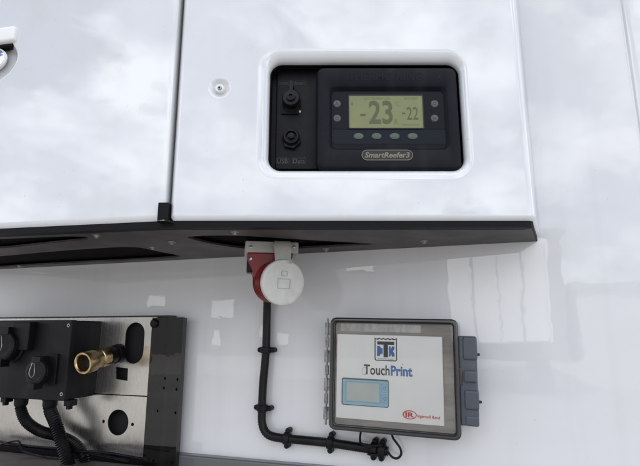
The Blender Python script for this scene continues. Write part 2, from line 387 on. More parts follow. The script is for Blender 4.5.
# rolled lower edge under the flat part
rows = []
for k in range(7):
    th = math.pi/2*(1-k/6); ins = LIP*(1-math.cos(th)); z = Z0+LIP*(1-math.sin(th)); rows.append([(xs_l+0.010, ins, z), (xr_f, ins, z)])
loft(bm, rows, False, False, closed=False)
a = Ux(258, 48); b = Ux(476, 180); OUT = (a.x, b.x, b.z, a.z, 0.034)
DI = 0.013
a = Ux(270.5, 64.5, DI); b = Ux(464.5, 171.5, DI); INN = (a.x, b.x, b.z, a.z, 0.019)
plug = Ux(219.5, 88)
dimR = 0.0170
front_out = [(xs_l+0.010, Z0+LIP), (xr_f, Z0+LIP), (xr_f, ZT), (xs_l+0.010, ZT)]
NR = 9
sheet(bm, front_out, [rrect(*OUT, NR), ell(plug.x, plug.z, dimR, n=36)], 0.0)
lp = []
for k in range(11):
    t = math.pi/2*k/10; f = math.sin(t)**1.0; y = DI*(1-math.cos(t))
    pr = [OUT[i]+(INN[i]-OUT[i])*f for i in range(5)]; lp.append([XZ(p, y) for p in rrect(*pr, NR)])
lp.append([XZ(p, DI+0.0015) for p in rrect(*INN, NR)])
loft(bm, lp, False, False)
lin = loft(BM(), [[XZ(p, y) for p in rrect(INN[0]+o, INN[1]-o, INN[2]+o, INN[3]-o, INN[4]-o, NR)] for o, y in ((-0.0003, DI+0.0014), (0.0006, DI+0.0008), (0.0012, DI+0.0016), (0.0012, 0.060))], False, False)
# dimple of the plug
lp = []
for k in range(9):
    t = k/8; rad_ = dimR*(1-t*0.6); y = 0.0055*(0.5-0.5*math.cos(math.pi*t)); lp.append([XZ(p, y) for p in ell(plug.x, plug.z, rad_, n=36)])
loft(bm, lp, False, True)
cover = flatten(TU.part('cover_panel', bm, M['gel_unit'], smooth=50))
TU.part('recess_liner', lin, M['black_rubber'], cover)
bm = BM(); lathe(bm, (plug.x, 0.006, plug.z), (0, -1, 0), [(0.0070, 0), (0.0070, 0.004), (0.0058, 0.0066), (0.0030, 0.0066), (0.0028, 0.003)], 24)
TU.part('plug', bm, M['whitep'], cover)
bm = BM(); lathe(bm, (plug.x+0.0006, -0.0008, plug.z-0.0004), (0, -1, 0), [(0.0036, 0), (0.0036, 0.0012), (0.0026, 0.002)], 6)
bolt = TU.part('bolt', bm, M['zinc'], cover)
TU.part('bolt_hole', lathe(BM(), (plug.x+0.0002, -0.0026, plug.z-0.0006), (0, -1, 0), [(0.0016, 0), (0.0016, 0.0005)], 12), M['hole'], cover)
# --- left hand door
# latch: bezel, dark cup and mirror paddle, in the door's own slanted frame
DF = UF @ Matrix.Translation(Vector((xs_l-0.0012, 0, 0))) @ Matrix.Rotation(-LA, 4, 'Z')
def Dp(px, py, y=0.0): return at(px, py, y, DF)
def to_unit(bm):
    bmesh.ops.transform(bm, matrix=UF.inverted() @ DF, verts=bm.verts); return bm
bm = BM()
DC = Dp(-17, 61); DRX = Dp(18, 61).x-DC.x; DRZ = DC.z-Dp(-17, 87).z
fl0 = DF.inverted() @ UF @ Vector((*pathL[5], 0)); fx0 = -0.012; fx1 = -0.46
zc0, zc1 = Z0+0.011, ZT
sheet(bm, [(fx1, zc0), (fx0, zc0), (fx0, zc1), (fx1, zc1)], [ell(DC.x, DC.z, DRX, DRZ, 48)], 0.0)
lp = []
for k in range(9):
    t = k/8; sc_ = 1-0.30*t; lp.append([XZ((DC.x+p[0]*sc_, DC.z+p[1]*sc_), 0.016*(0.5-0.5*math.cos(math.pi*t))) for p in ell(0, 0, DRX, DRZ, 48)])
loft(bm, lp, False, True)
rows = []
for k in range(7):
    th = math.pi/2*(1-k/6); ins = 0.011*(1-math.cos(th)); z = Z0+0.011*(1-math.sin(th)); rows.append([(fx0, ins, z), (fx1, ins, z)])
loft(bm, rows, False, False, closed=False)
bm = to_unit(bm)
skirt(bm, pathL[:6], Z0, ZT); skirt(bm, pathL[6:], Z0, ZT)
door = flatten(TU.part('door', bm, M['gel_unit'], smooth=50))
c1 = Dp(-19, 61, 0.004)
bm = BM(); loft(bm, [[XZ((c1.x+p[0]*s_, c1.z+p[1]*s_), y) for p in ell(0, 0, Dp(5.5, 61, 0.002).x-c1.x, 0.0255, 40)] for s_, y in ((0.80, 0.014), (0.97, 0.007), (1.0, 0.004), (0.98, 0.0025))])
TU.part('latch_rim', to_unit(bm), M['whitep'], door)
bm = BM(); loft(bm, [[XZ((c1.x+p[0]*s_, c1.z+p[1]*s_), y) for p in ell(0, 0, Dp(5.5, 61, 0.002).x-c1.x, 0.0255, 40)] for s_, y in ((0.94, 0.0026), (0.94, 0.0016), (0.80, 0.0008), (0.5, 0.0002))])
TU.part('latch_paddle', to_unit(bm), M['chrome'], door)
a = Dp(-30, 33, -0.002); b = Dp(15.5, 41.5, -0.002)
bm = BM(); pillow(bm, a.x, b.x, b.z, a.z, 0.006, -0.007, 0.004, 0.0045)
TU.part('latch_lip', to_unit(bm), M['whitep'], door, smooth=60)
a = Dp(-20, 40, 0.003); b = Dp(14, 46, 0.003)
bm = BM(); pillow(bm, a.x, b.x, b.z, a.z, 0.001, 0.001, 0.012, 0.001)  # dark block standing in for the shaded gap under the lip
TU.part('latch_gap_shade', to_unit(bm), M['black_rubber'], door)
# --- body behind the covers, painted near-black so the gaps look shaded
bl = dl(0.60, 0)
dout = [(bl[0]+0.01, bl[1]+0.018), (xs_l, 0.024), (xs_l+0.02, 0.062), (xr_f-0.01, 0.062), (xr_f+0.006, 0.05), (xr_f+0.018, wall_y(xr_f+0.018)-0.003), (bl[0]+0.01, wall_y(bl[0]+0.01)-0.003)]
bm = prism(BM(), dout, [], Z0+0.006, ZT-0.001, XY)
TU.part('body', bm, M['under_shade'], smooth=0)
# --- rubber strip along the lower front edge and rubber block in the seam
def strip(path, z0, z1, off0, off1):
    o, i_ = [], []
    for i, p in enumerate(path):
        a = path[max(i-1, 0)]; b = path[min(i+1, len(path)-1)]; t = Vector((b[0]-a[0], b[1]-a[1])).normalized(); q = Vector((t.y, -t.x))
        f1 = off1 if i < 8 else 0.007; o.append((p[0]-q.x*off0, p[1]-q.y*off0)); i_.append((p[0]-q.x*f1, p[1]-q.y*f1))
    return prism(BM(), o + i_[::-1], [], z0, z1, XY)
fpath = [dl(0.62), dl(0.30), dl(0.012), (xs_l+0.012, 0.0), (xr_f, 0.0)] + pathR[6:]
ZS = Z0 - 0.0068
TU.part('rubber_strip', strip(fpath, ZS, Z0+0.004, 0.004, 0.020), M['black_rubber'], bevel=0.001)
a = Ux(159, 203); b = Ux(168.0, 221)
bm = BM(); pillow(bm, a.x, b.x+0.0008, Z0-0.0005, a.z, 0.001, -0.0035, 0.010, 0.001)
TU.part('seam_block', bm, M['black_rubber'])
# --- underside plate with pockets
ZU = Z0 - 0.0056
def pk(*pp): return [(lambda q: (q.x, q.y))(atz(px, py, ZU, UF)) for px, py in pp]
def smooth_poly(P, it=2):
    for _ in range(it):
        Q = []
        for i in range(len(P)):
            a, b = Vector(P[i]), Vector(P[(i+1) % len(P)]); Q += [tuple(a*0.82+b*0.18), tuple(a*0.18+b*0.82)]
        P = Q
    return P
inner = []
for i, p in enumerate(fpath):
    a = fpath[max(i-1, 0)]; b = fpath[min(i+1, len(fpath)-1)]; t = Vector((b[0]-a[0], b[1]-a[1])).normalized(); q = Vector((t.y, -t.x)); f1 = 0.019 if i < 8 else 0.006; inner.append((p[0]-q.x*f1, p[1]-q.y*f1))
lastx = inner[-1][0]
uout = inner + [(xw-0.008, wall_y(xw-0.008)-0.001), (bl[0], wall_y(bl[0])-0.001)]
pock = [smooth_poly(pk((-70, 250), (-70, 240.5), (30, 237), (70, 235.3), (90, 236), (88, 239), (60, 241.5), (0, 248))),
        smooth_poly(pk((-70, 275), (-70, 262), (0, 255.5), (60, 250), (120, 246), (140, 246.5), (160, 251), (186, 256), (150, 258.5), (60, 263), (0, 266.5))),
        smooth_poly(pk((183, 236.2), (205, 234.6), (240, 234.5), (300, 238.5), (340, 241), (378, 243), (350, 245.2), (300, 247.5), (262, 250), (215, 244)))]
bm = prism(BM(), uout, pock, ZU-0.0015, ZU+0.002, XY)
under = TU.part('underside_plate', bm, M['under'], smooth=30, bevel=0.0008, seg=2)
bm = prism(BM(), [(a_[0], a_[1]) for a_ in uout], [], ZU+0.0062, ZU+0.009, XY)  # near-black sheet painting the shade deep in the pockets
TU.part('pocket_shade', bm, M['under_shade'], smooth=0)
for px, py in ((97, 235.5), (153, 247.5), (172, 242), (235, 232), (326, 249), (424, 241), (20, 266)):
    p = atz(px, py, ZU-0.002, UF)
    bm = lathe(BM(), (p.x, p.y, ZU-0.0015), (0, 0, -1), [(0.006, 0), (0.006, 0.001), (0.0035, 0.0012), (0.0035, 0.004), (0.0025, 0.0045)], 12)
    TU.part('bolt', bm, M['zinc'])
# grille hint of the end cap at the right-hand corner
p = at(536, 227, 0.02, UF)
# --- roof of the unit
bm = prism(BM(), [dl(0.62)] + fpath[1:] + [(xw, yw-0.001), (bl[0], wall_y(bl[0])-0.001)], [], ZT, ZT+0.02, XY)
TU.part('top_cover', bm, M['gel_unit'], bevel=0.006)
# far left side closing panel
p0 = dl(0.62); bm = prism(BM(), [p0, (p0[0]+0.004, p0[1]), (bl[0]+0.004, wall_y(bl[0])-0.001), (p0[0], wall_y(p0[0])-0.001)], [], Z0, ZT-0.0005, XY)
TU.part('side_panel', bm, M['gel_unit'])

# ================================================================ connector plate in the recess
YB = 0.034
TC = T('connector_panel', 'black plate with two capped sockets left of the lit-up display', 'connector panel', (INN[0]+0.02, YB, INN[2]), UF)
bm = prism(BM(), rrect(INN[0]+0.0003, INN[1]-0.0003, INN[2]+0.0003, INN[3]-0.0003, INN[4]), [], YB, YB+0.004)
plate = TC.part('plate', bm, M['black_pl'])
a = Ux(279, 67, YB); b = Ux(317, 171, YB)
bm = BM(); pillow(bm, a.x-0.003, b.x+0.006, b.z+0.001, a.z-0.002, 0.004, YB-0.004, YB+0.001, 0.002)
TC.part('raised_plate', bm, M['black_pl'])
YC = YB-0.004
# upper socket with strap cap
c = Ux(291, 98, YC-0.018)
sk = TC.part('socket', lathe(BM(), (c.x, YC+0.001, c.z), (0, -1, 0), [(0.0145, 0), (0.0145, 0.004), (0.0120, 0.006), (0.0120, 0.014)], 28), M['black_pl'])
TC.part('cap', lathe(BM(), (c.x, YC-0.011, c.z), (0, -1, 0), [(0.0128, 0), (0.0132, 0.002), (0.0132, 0.008), (0.0118, 0.010), (0.0070, 0.0102), (0.0066, 0.014), (0.0030, 0.0145), (0.0026, 0.012)], 28), M['conduit'], sk)
bm = BM(); box(bm, (c.x-0.0028, YC-0.019, c.z+0.004), (c.x+0.0028, YC-0.016, c.z+0.0285)); box(bm, (c.x-0.0028, YC-0.0165, c.z+0.024), (c.x+0.0028, YC+0.001, c.z+0.0285))
TC.part('strap', bm, M['conduit'], sk, bevel=0.0007)
for dx in (-0.014, 0.012):
    TC.part('screw', lathe(BM(), (c.x+dx, YC+0.0005, c.z-0.0135), (0, -1, 0), [(0.0022, 0), (0.0022, 0.0015), (0.0014, 0.002)], 12), M['zinc'], sk)
bm = BM(); box(bm, (c.x-0.016, YC-0.003, c.z-0.018), (c.x+0.012, YC+0.0005, c.z-0.010)); TC.part('flange', bm, M['black_pl'], sk, bevel=0.001)
# lower socket with hexagonal nut
c = Ux(291, 136, YC-0.012)
sk = TC.part('socket', lathe(BM(), (c.x, YC+0.001, c.z), (0, -1, 0), [(0.0125, 0), (0.0125, 0.010), (0.0108, 0.013), (0.0085, 0.0132), (0.0080, 0.008), (0.0010, 0.0078)], 28), M['black_pl'])
TC.part('nut', lathe(BM(), (c.x, YC+0.0005, c.z-0.003), (0, -1, 0), [(0.0148, 0), (0.0148, 0.006), (0.0135, 0.007)], 6), M['conduit'], sk, smooth=20)
TC.part('pin', lathe(BM(), (c.x, YC-0.006, c.z+0.001), (0, -1, 0), [(0.0045, 0), (0.0045, 0.006), (0.0030, 0.0065)], 16), M['conduit'], sk)
# worn printed captions
def rr_ring(x0, x1, z0, z1, r, w_, y0, y1): return prism(BM(), rrect(x0, x1, z0, z1, r), [rrect(x0+w_, x1-w_, z0+w_, z1-w_, r-w_)], y0, y1)
for (x0, x1, y0, y1, s_) in ((279, 290, 81, 85, 'Charger'), (293.5, 306, 81, 85, 'Start'), (276, 289, 158, 164, 'USB'), (292, 306, 158, 164, 'Data')):
    a = Ux(x0, y0, YC); b = Ux(x1, y1, YC)
    cp = TC.part('caption', rr_ring(a.x, b.x, b.z, a.z, 0.0022, 0.0004, YC-0.0004, YC+0.0004), M['dull_print'])
    TC.part('lettering', text_bm(s_, a.x+0.0018, b.x-0.0018, b.z+0.0012, a.z-0.0012, YC, 0.0003), M['dull_print'], cp)

# ================================================================ display unit
YH = 0.006
a = Ux(316.5, 66.5, YH); b = Ux(463, 170, YH); hx0, hx1, hz0, hz1 = a.x, b.x, b.z, a.z
TH = T('temperature_display', 'dark navy controller with olive screen reading minus 23 set in the white cover', 'controller', ((hx0+hx1)/2, YH+0.028, hz0), UF)
a = Ux(329, 87, YH); b = Ux(450, 149, YH); rx0, rx1, rz0, rz1 = a.x, b.x, b.z, a.z
bm = BM(); NN = 8
E = 0.006
lp = [[XZ(p, YB+0.0005) for p in rrect(hx0, hx1, hz0, hz1, 0.011, NN)]]
for k in range(7):
    t = math.pi/2*k/6; ins = E*(1-math.cos(t)); lp.append([XZ(p, YH+E*(1-math.sin(t))) for p in rrect(hx0+ins, hx1-ins, hz0+ins, hz1-ins, 0.011-ins*0.8, NN)])
lp.append([XZ(p, YH) for p in rrect(rx0-0.002, rx1+0.002, rz0-0.002, rz1+0.002, 0.011, NN)])
lp.append([XZ(p, YH+0.001) for p in rrect(rx0-0.0005, rx1+0.0005, rz0-0.0005, rz1+0.0005, 0.010, NN)])
lp.append([XZ(p, YH+0.007) for p in rrect(rx0+0.004, rx1-0.004, rz0+0.003, rz1-0.004, 0.007, NN)])
YF = YH+0.007
loft(bm, lp, True, True)
house = TH.part('housing', bm, M['hmi'], smooth=35)
# raised ridge frame of the housing front
TH.part('lettering', text_bm('THERMO KING', Ux(349, 80, YH).x, Ux(422, 80, YH).x, Ux(385, 80.5, YH).z, Ux(385, 72.5, YH).z, YH+0.0001, 0.0005, bold=0.01, sp=1.05), M['hmi_face'], house)
a = Ux(333, 90, YF); b = Ux(447, 129, YF)
TH.part('keypad', prism(BM(), rrect(a.x, b.x, b.z, a.z, 0.004), [], YF-0.0004, YF+0.0004), M['hmi_face'])
a = Ux(333, 130, YF); b = Ux(447, 144, YF)
TH.part('key_strip', prism(BM(), rrect(a.x, b.x, b.z, a.z, 0.003), [], YF-0.0004, YF+0.0004), M['hmi_blue'])
a = Ux(349, 95.5, YF-.001); b = Ux(423.5, 128, YF-.001)
fr_ = TH.part('screen_frame', rr_ring(a.x-0.0012, b.x+0.0012, b.z-0.0012, a.z+0.0012, 0.002, 0.0012, YF-0.0018, YF-0.0003), M['text_dark'])
scr = TH.part('screen', prism(BM(), rrect(a.x, b.x, b.z, a.z, 0.001), [], YF-0.0010, YF-0.0003), M['lcd'])
YS = YF-0.0010
def U2(x0, y0, x1, y1, y): a = Ux(x0, y0, y); b = Ux(x1, y1, y); return a.x, b.x, b.z, a.z
def lcdtext(s_, box_, m_, bold=0.0, name='digits'):
    TH.part(name, text_bm(s_, *U2(*box_, YS), YS, 0.0002, bold=bold), m_, scr)
lcdtext('23', (368.5, 100.5, 393, 124), M['lcd_ink'], 0.02)
bm = BM(); x0, x1, z0, z1 = U2(360.3, 113.8, 365.6, 116.0, YS); box(bm, (x0, YS-0.0002, z0), (x1, YS, z1)); TH.part('minus_sign', bm, M['lcd_ink'], scr)
lcdtext('22', (406.5, 107, 418.5, 119.5), M['lcd_ink'], 0.0)
bm = BM(); x0, x1, z0, z1 = U2(402, 112.6, 405.3, 114, YS); box(bm, (x0, YS-0.0002, z0), (x1, YS, z1)); TH.part('minus_sign', bm, M['lcd_ink'], scr)
lcdtext('R', (394.5, 118.8, 398.5, 124), M['lcd_faint'], 0.03, 'letter')
lcdtext('°C', (394.5, 101.5, 399.5, 106), M['lcd_faint'], 0.0, 'letter')
lcdtext('BOX TEMPERATURE', (364, 97.2, 390, 99.5), M['lcd_faint'], 0.0, 'caption')
lcdtext('SETPOINT', (404, 97.2, 418, 99.5), M['lcd_faint'], 0.0, 'caption')
bm = BM(); x0, x1, z0, z1 = U2(402, 124, 419, 125, YS); box(bm, (x0, YS-0.0002, z0), (x1, YS, z1)); TH.part('underline', bm, M['lcd_faint'], scr)
bm = BM(); x0, x1, z0, z1 = U2(351.5, 102.5, 352.6, 105, YS); box(bm, (x0, YS-0.0002, z0), (x1, YS, z1)); TH.part('mark', bm, M['lcd_ink'], scr)
glyph = {0: 'A', 1: 'C', 2: 'O', 3: '-'}
for i, (px, py) in enumerate(((337, 104), (337, 118.5), (434.5, 104), (434.5, 118.5))):
    c = Ux(px, py, YF)
    bt = TH.part('round_button', lathe(BM(), (c.x, YF, c.z), (0, -1, 0), [(0.0060, -0.0002), (0.0060, 0.0005), (0.0052, 0.0016), (0.003, 0.0019)], 24), M['btn_round'])
    TH.part('symbol', text_bm(glyph[i], c.x-0.0022, c.x+0.0022, c.z-0.0022 if i != 3 else c.z-0.0006, c.z+0.0022 if i != 3 else c.z+0.0006, YF-0.0017, 0.0004), M['ink'], bt)
for px in (358.5, 376.5, 394.5, 412.5):
    c = Ux(px, 136.5, YF); bm = BM()
    loft(bm, [[XZ((c.x+p[0], c.z+p[1]), y) for p in ell(0, 0, 0.0078*s, 0.0052*s, 28)] for s, y in ((1, YF+0.0002), (1, YF-0.0007), (0.9, YF-0.0018), (0.55, YF-0.0022))])
    TH.part('oval_button', bm, M['btn'])
x0, x1, z0, z1 = U2(361.5, 150, 413, 160.5, YH)
bd = TH.part('badge', prism(BM(), rrect(x0, x1, z0, z1, (z1-z0)/2), [], YH-0.0004, YH+0.0004), M['text_dark'])
TH.part('badge_rim', rr_ring(x0, x1, z0, z1, (z1-z0)/2, 0.0009, YH-0.0011, YH-0.0003), M['badge'], bd)
TH.part('lettering', text_bm('SmartReefer3', x0+0.0045, x1-0.0045, z0+0.0038, z1-0.0034, YH-0.0003, 0.0006, bold=0.03, shear=0.2), M['badge'], bd)

# ================================================================ power inlet under the unit
a = atz(246, 243, ZU-0.0015)
SY = 0.79
def Fp(px, py, dep):                       # world point at horizontal depth `dep` in front of the camera
    d = ray(px, py); f = Vector((-math.sin(YAW), math.cos(YAW), 0)); return CAM + d*(dep/d.dot(f))
c0 = Fp(272, 243, 0.758)
SF = Matrix.Translation(Vector((c0.x, c0.y, 0))) @ Matrix.Rotation(YAW+rad(10), 4, 'Z')
TS = T('power_inlet', 'red power inlet with round pale grey lid hanging under the refrigeration unit', 'power socket', (0, 0, ZU-0.0015), SF)
a = at(245.5, 241, 0, SF); b = at(298.5, 253.5, 0, SF)
zt = ZU-0.0018
bm = BM(); pillow(bm, a.x, b.x, b.z, zt, 0.002, 0.0, 0.055, 0.0015)
TS.part('mounting_box', bm, M['grey_pl'])
x0, x1, z0, z1 = at(263, 244, 0, SF).x, at(273, 244, 0, SF).x, at(268, 249.5, 0, SF).z, at(268, 244, 0, SF).z
TS.part('lettering', text_bm('32A', x0, x1, z0, z1, 0, 0.0003), M['lid_mark'])
for px in (251, 294):
    c = at(px, 247, 0, SF); TS.part('screw', lathe(BM(), (c.x, 0.0005, c.z), (0, -1, 0), [(0.0026, 0), (0.0026, 0.0012), (0.0016, 0.0018)], 12), M['zinc'])
# red body: square shoulder lofting into a barrel that points out to the right and down
lc = at(283.5, 282.5, -0.020, SF)          # lid centre
nrm = Vector((0.30, -0.93, -0.10)).normalized()
ax, uu, vv = nrm, Vector((0, 0, 1)).cross(nrm).normalized(), None
uu = Vector((nrm.y, -nrm.x, 0)).normalized(); uu = -uu if uu.x < 0 else uu
vv = uu.cross(nrm); vv = -vv if vv.z < 0 else vv
LR = at(305.5, 283, -0.02, SF).x - lc.x
def ring(cen, rx, rz, n=40, sq=0.0):
    out = []
    for i in range(n):
        t = 2*math.pi*i/n; c_, s_ = math.cos(t), math.sin(t)
        if sq: k = (abs(c_)**(2+sq*4)+abs(s_)**(2+sq*4))**(-1/(2+sq*4))
        else: k = 1
        out.append(Vector(cen)+uu*(rx*k*c_)+vv*(rz*k*s_))
    return out
q = lc - nrm*0.008
bm = loft(BM(), [ring(q-nrm*0.050+Vector((0, 0, 0.006)), LR*0.86, LR*0.74, sq=0.2), ring(q-nrm*0.034+Vector((0, 0, 0.003)), LR*0.92, LR*0.92, sq=0.1), ring(q-nrm*0.020, LR*0.97, LR*0.97), ring(q-nrm*0.006, LR*0.94, LR*0.94), ring(q-nrm*0.004, LR*1.0, LR*1.0), ring(q, LR*1.0, LR*1.0)])
body = TS.part('barrel', bm, M['red'])
for k in range(5):
    rb = q - nrm*(0.010+0.0065*k)
    TS.part('rib', loft(BM(), [ring(rb, LR*0.935, LR*0.935), ring(rb, LR*0.985, LR*0.985), ring(rb-nrm*0.0022, LR*0.985, LR*0.985), ring(rb-nrm*0.0022, LR*0.935, LR*0.935)], True, True), M['red'], body)
xa = at(247.5, 254, 0.0, SF); xb = at(294, 254, 0, SF)
bm = loft(BM(), [[(xa.x, 0.001, b.z+0.0005), (xb.x, 0.001, b.z+0.0005), (xb.x, 0.050, b.z+0.0005), (xa.x, 0.050, b.z+0.0005)],
                 [(xa.x, 0.003, b.z-0.012), (xb.x-0.004, 0.003, b.z-0.012), (xb.x-0.004, 0.050, b.z-0.012), (xa.x, 0.050, b.z-0.012)],
                 [(xa.x+0.018, 0.008, b.z-0.052), (xb.x-0.022, 0.006, b.z-0.056), (xb.x-0.022, 0.046, b.z-0.056), (xa.x+0.018, 0.046, b.z-0.052)]])
TS.part('red_housing', bm, M['red'], bevel=0.003)
c = at(251, 259, 0.001, SF); TS.part('screw', lathe(BM(), (c.x, 0.003, c.z), (0, -1, 0), [(0.003, 0), (0.003, 0.003), (0.002, 0.004)], 12), M['zinc'])
# black clip on the left flank
a_ = at(249, 259, 0.004, SF); b_ = at(256, 272, 0.004, SF)
bm = BM(); box(bm, (a_.x-0.003, 0.006, b_.z), (a_.x+0.006, 0.03, a_.z)); TS.part('side_clip', bm, M['black_pl'], bevel=0.002)
lid = TS.part('lid', loft(BM(), [ring(lc-nrm*0.0075, LR*0.97, LR*0.97), ring(lc-nrm*0.0075, LR*1.03, LR*1.03), ring(lc-nrm*0.002, LR*1.05, LR*1.05), ring(lc+nrm*0.0005, LR*1.02, LR*1.02), ring(lc+nrm*0.0015, LR*0.96, LR*0.96), ring(lc+nrm*0.0012, LR*0.88, LR*0.88), ring(lc+nrm*0.0018, LR*0.3, LR*0.3)]), M['lid_pl'])
def onlid(x, z, d): return lc + uu*x + vv*z + nrm*d
def lidprism(out, holes, d0, d1): return prism(BM(), out, holes, d0, d1, lambda p, d: onlid(p[0], p[1], d))
TS.part('raised_square', lidprism(rrect(-0.0105, 0.0105, -0.0095, 0.006, 0.001), [rrect(-0.0097, 0.0097, -0.0087, 0.0052, 0.0005)], 0.0012, 0.0026), M['lid_mark'], lid)
TS.part('raised_mark', lidprism(rrect(-0.005, 0.005, 0.010, 0.018, 0.001), [rrect(-0.0043, 0.0043, 0.0107, 0.0173, 0.0005)], 0.0010, 0.0026), M['lid_mark'], lid)
# hinge strap up to the box
s0 = at(282.5, 243, -0.004, SF)
sw = 0.0135
def cross(c, w_, th, fwd): 
    c = Vector(c); f = Vector(fwd).normalized(); r_ = Vector((1, 0, 0)); return [c-r_*w_-f*th*0, c+r_*w_-f*th*0, c+r_*w_-f*th, c-r_*w_-f*th]
bm = BM()
loft(bm, [cross((s0.x, -0.004, s0.z+0.003), sw, 0.004, (0, -1, 0.0)), cross((s0.x, -0.008, s0.z), sw, 0.006, (0, -1, 0)), cross((s0.x, -0.012, s0.z-0.010), sw, 0.006, (0, -1, 0)),
          cross((s0.x, -0.017, lc.z+LR*1.10), sw*0.92, 0.005, (0, -1, 0)), cross(tuple(lc+vv*LR*0.86+nrm*0.002), sw*1.15, 0.005, (0, -1, 0))])
TS.part('hinge_strap', bm, M['lid_pl'], lid, bevel=0.0012)
bm = lathe(BM(), (s0.x-0.018, -0.004, s0.z-0.003), (1, 0, 0), [(0.0028, 0.003), (0.0028, 0.033)], 16)
TS.part('hinge_pin', bm, M['grey_pl'], lid)

# ================================================================ sleeve cable down the wall
CY = -0.013
def Wp(px, py, y=0): return at(px, py, y)
CP = [Wp(272, 268, -0.06), Wp(268, 290, -0.03), Wp(267, 310, CY), Wp(266, 350, CY), Wp(263, 385, CY), Wp(262, 410, CY), Wp(262.5, 425, CY), Wp(268, 434.5, CY), Wp(280, 438, CY), Wp(300, 440, CY), Wp(330, 443, CY), Wp(360, 447.5, CY), Wp(389, 451.5, CY)]
TCb = T('cable_conduit', 'black corrugated cable sleeve running down the wall and bending right', 'cable conduit', (CP[4].x, 0, CP[7].z))
sl = TCb.part('sleeve', tube(BM(), CP, 0.0077, 0.0019, 14, rib=0.13), M['conduit'], smooth=60)
def clip(px, py, ang, big=1.0):
    c = Wp(px, py, CY); t = Vector((math.cos(ang), 0, math.sin(ang)))
    bm = lathe(BM(), c - t*0.0055, t, [(0.0092*big, 0), (0.0104*big, 0.001), (0.0104*big, 0.010), (0.0092*big, 0.011)], 18)
    s_ = Vector((-t.z, 0, t.x))
    for sg in (-1, 1):
        q0 = c + s_*sg*0.0125
        merge(bm, lathe(BM(), q0 + Vector((0, 0.012, 0)), (0, -1, 0), [(0.0048, 0), (0.0048, 0.012), (0.0032, 0.014)], 8))
    TCb.part('clip', bm, M['black_pl'])
clip(266, 350, rad(90)); clip(262.5, 408, rad(88)); clip(287, 438.5, rad(-5)); clip(330.5, 443, rad(-6)); clip(374, 449.5, rad(-8), 1.1); clip(382, 450.5, rad(-8), 1.1)
# cable tie tails and the two thin leads
lead = tube(BM(), [Wp(361.5, 428, -0.012), Wp(360.5, 434, -0.014), Wp(360, 440, -0.018), Wp(362, 444, -0.024), Wp(372, 446, -0.024), Wp(383, 445, -0.022)], 0.0018, 0.002, 8)
TCb.part('lead', lead, M['conduit'])
lead = tube(BM(), [Wp(388, 452, -0.014), Wp(392, 457, -0.014), Wp(397, 458.5, -0.014), Wp(401, 455, -0.014), Wp(400.5, 449, -0.014), Wp(397, 443.5, -0.014), Wp(393, 438, -0.014), Wp(391, 431, -0.012)], 0.0019, 0.002, 8)
TCb.part('lead', lead, M['conduit'])
for px, py in ((368, 446), (372, 454)):
    a_ = Wp(px-4, py, -0.022); b_ = Wp(px+6, py+1, -0.022)
    TCb.part('cable_tie', tube(BM(), [a_, (a_+b_)/2+Vector((0, -0.004, 0)), b_], 0.002, 0.002, 8), M['conduit'])

# ================================================================ data recorder box
YR = -0.052                                # lid front
tl, tr_, br, bl_ = Wp(330, 316.5, YR), Wp(457, 320, YR), Wp(462.5, 441, YR), Wp(328, 430.5, YR)
ctr = (tl+tr_+br+bl_)/4
wR = ((tr_-tl).length+(br-bl_).length)/2; hR = ((tl-bl_).length+(tr_-br).length)/2
tilt = (math.atan2(tr_.z-tl.z, tr_.x-tl.x)+math.atan2(br.z-bl_.z, br.x-bl_.x))/2
RF = Matrix.Translation(Vector((ctr.x, 0, ctr.z))) @ Matrix.Rotation(-tilt, 4, 'Y')
TR = T('data_recorder', 'smoked clear box with white label and small blue screen on the wall', 'data recorder', (0, 0, -hR/2), RF)
hw, hh = wR/2, hR/2
def Rp(px, py, y): return at(px, py, y, RF)
bm = BM(); pillow(bm, -hw+0.003, hw-0.003, -hh+0.003, hh-0.003, 0.008, -0.026, -0.0005, 0.002)
TR.part('case', bm, M['case_dark'])
# lid rim (opaque dark edge), grey smoked border, and label
o1 = (-hw, hw, -hh, hh, 0.010)
lp = [[XZ(p, -0.0265) for p in rrect(*o1)], [XZ(p, YR+0.004) for p in rrect(*o1)]]
for k in range(1, 6):
    t = math.pi/2*k/5; i_ = 0.004*(1-math.cos(t)); lp.append([XZ(p, YR+0.004*(1-math.sin(t))) for p in rrect(-hw+i_, hw-i_, -hh+i_, hh-i_, 0.010-i_)])
lp.append([XZ(p, YR) for p in rrect(-hw+0.0055, hw-0.0055, -hh+0.0055, hh-0.0055, 0.006)])
lp.append([XZ(p, YR+0.002) for p in rrect(-hw+0.007, hw-0.007, -hh+0.007, hh-0.007, 0.005)])
lp.append([XZ(p, -0.0265) for p in rrect(-hw+0.009, hw-0.009, -hh+0.009, hh-0.009, 0.004)])
bm = loft(BM(), lp + [lp[0]], False, False)
lidr = TR.part('lid_rim', bm, M['case_dark'])
YI = -0.044
bm = prism(BM(), rrect(-hw+0.0085, hw-0.0085, -hh+0.0085, hh-0.0085, 0.004), [], YI, -0.0268)
TR.part('inner_tray', bm, M['smoke'])
YL = YI-0.004
LT = [Rp(336.5, 333.5, YL), Rp(441, 337.5, YL), Rp(445.5, 427, YL), Rp(337, 417, YL)]
lx0 = (LT[0].x+LT[3].x)/2; lx1 = (LT[1].x+LT[2].x)/2; lz1 = (LT[0].z+LT[1].z)/2; lz0 = (LT[2].z+LT[3].z)/2
bm = prism(BM(), rrect(lx0, lx1, lz0, lz1, 0.0012), [], YL, YI-0.0002)
lab = TR.part('label', bm, M['label'], bevel=0.0003, seg=1)
a = Rp(341, 323.5, YI); b = Rp(421, 333, YI)
gs = TR.part('faded_strip', prism(BM(), rrect(a.x, b.x, b.z, a.z, 0.0006), [], YI-0.0006, YI+0.0002), M['ghost'])
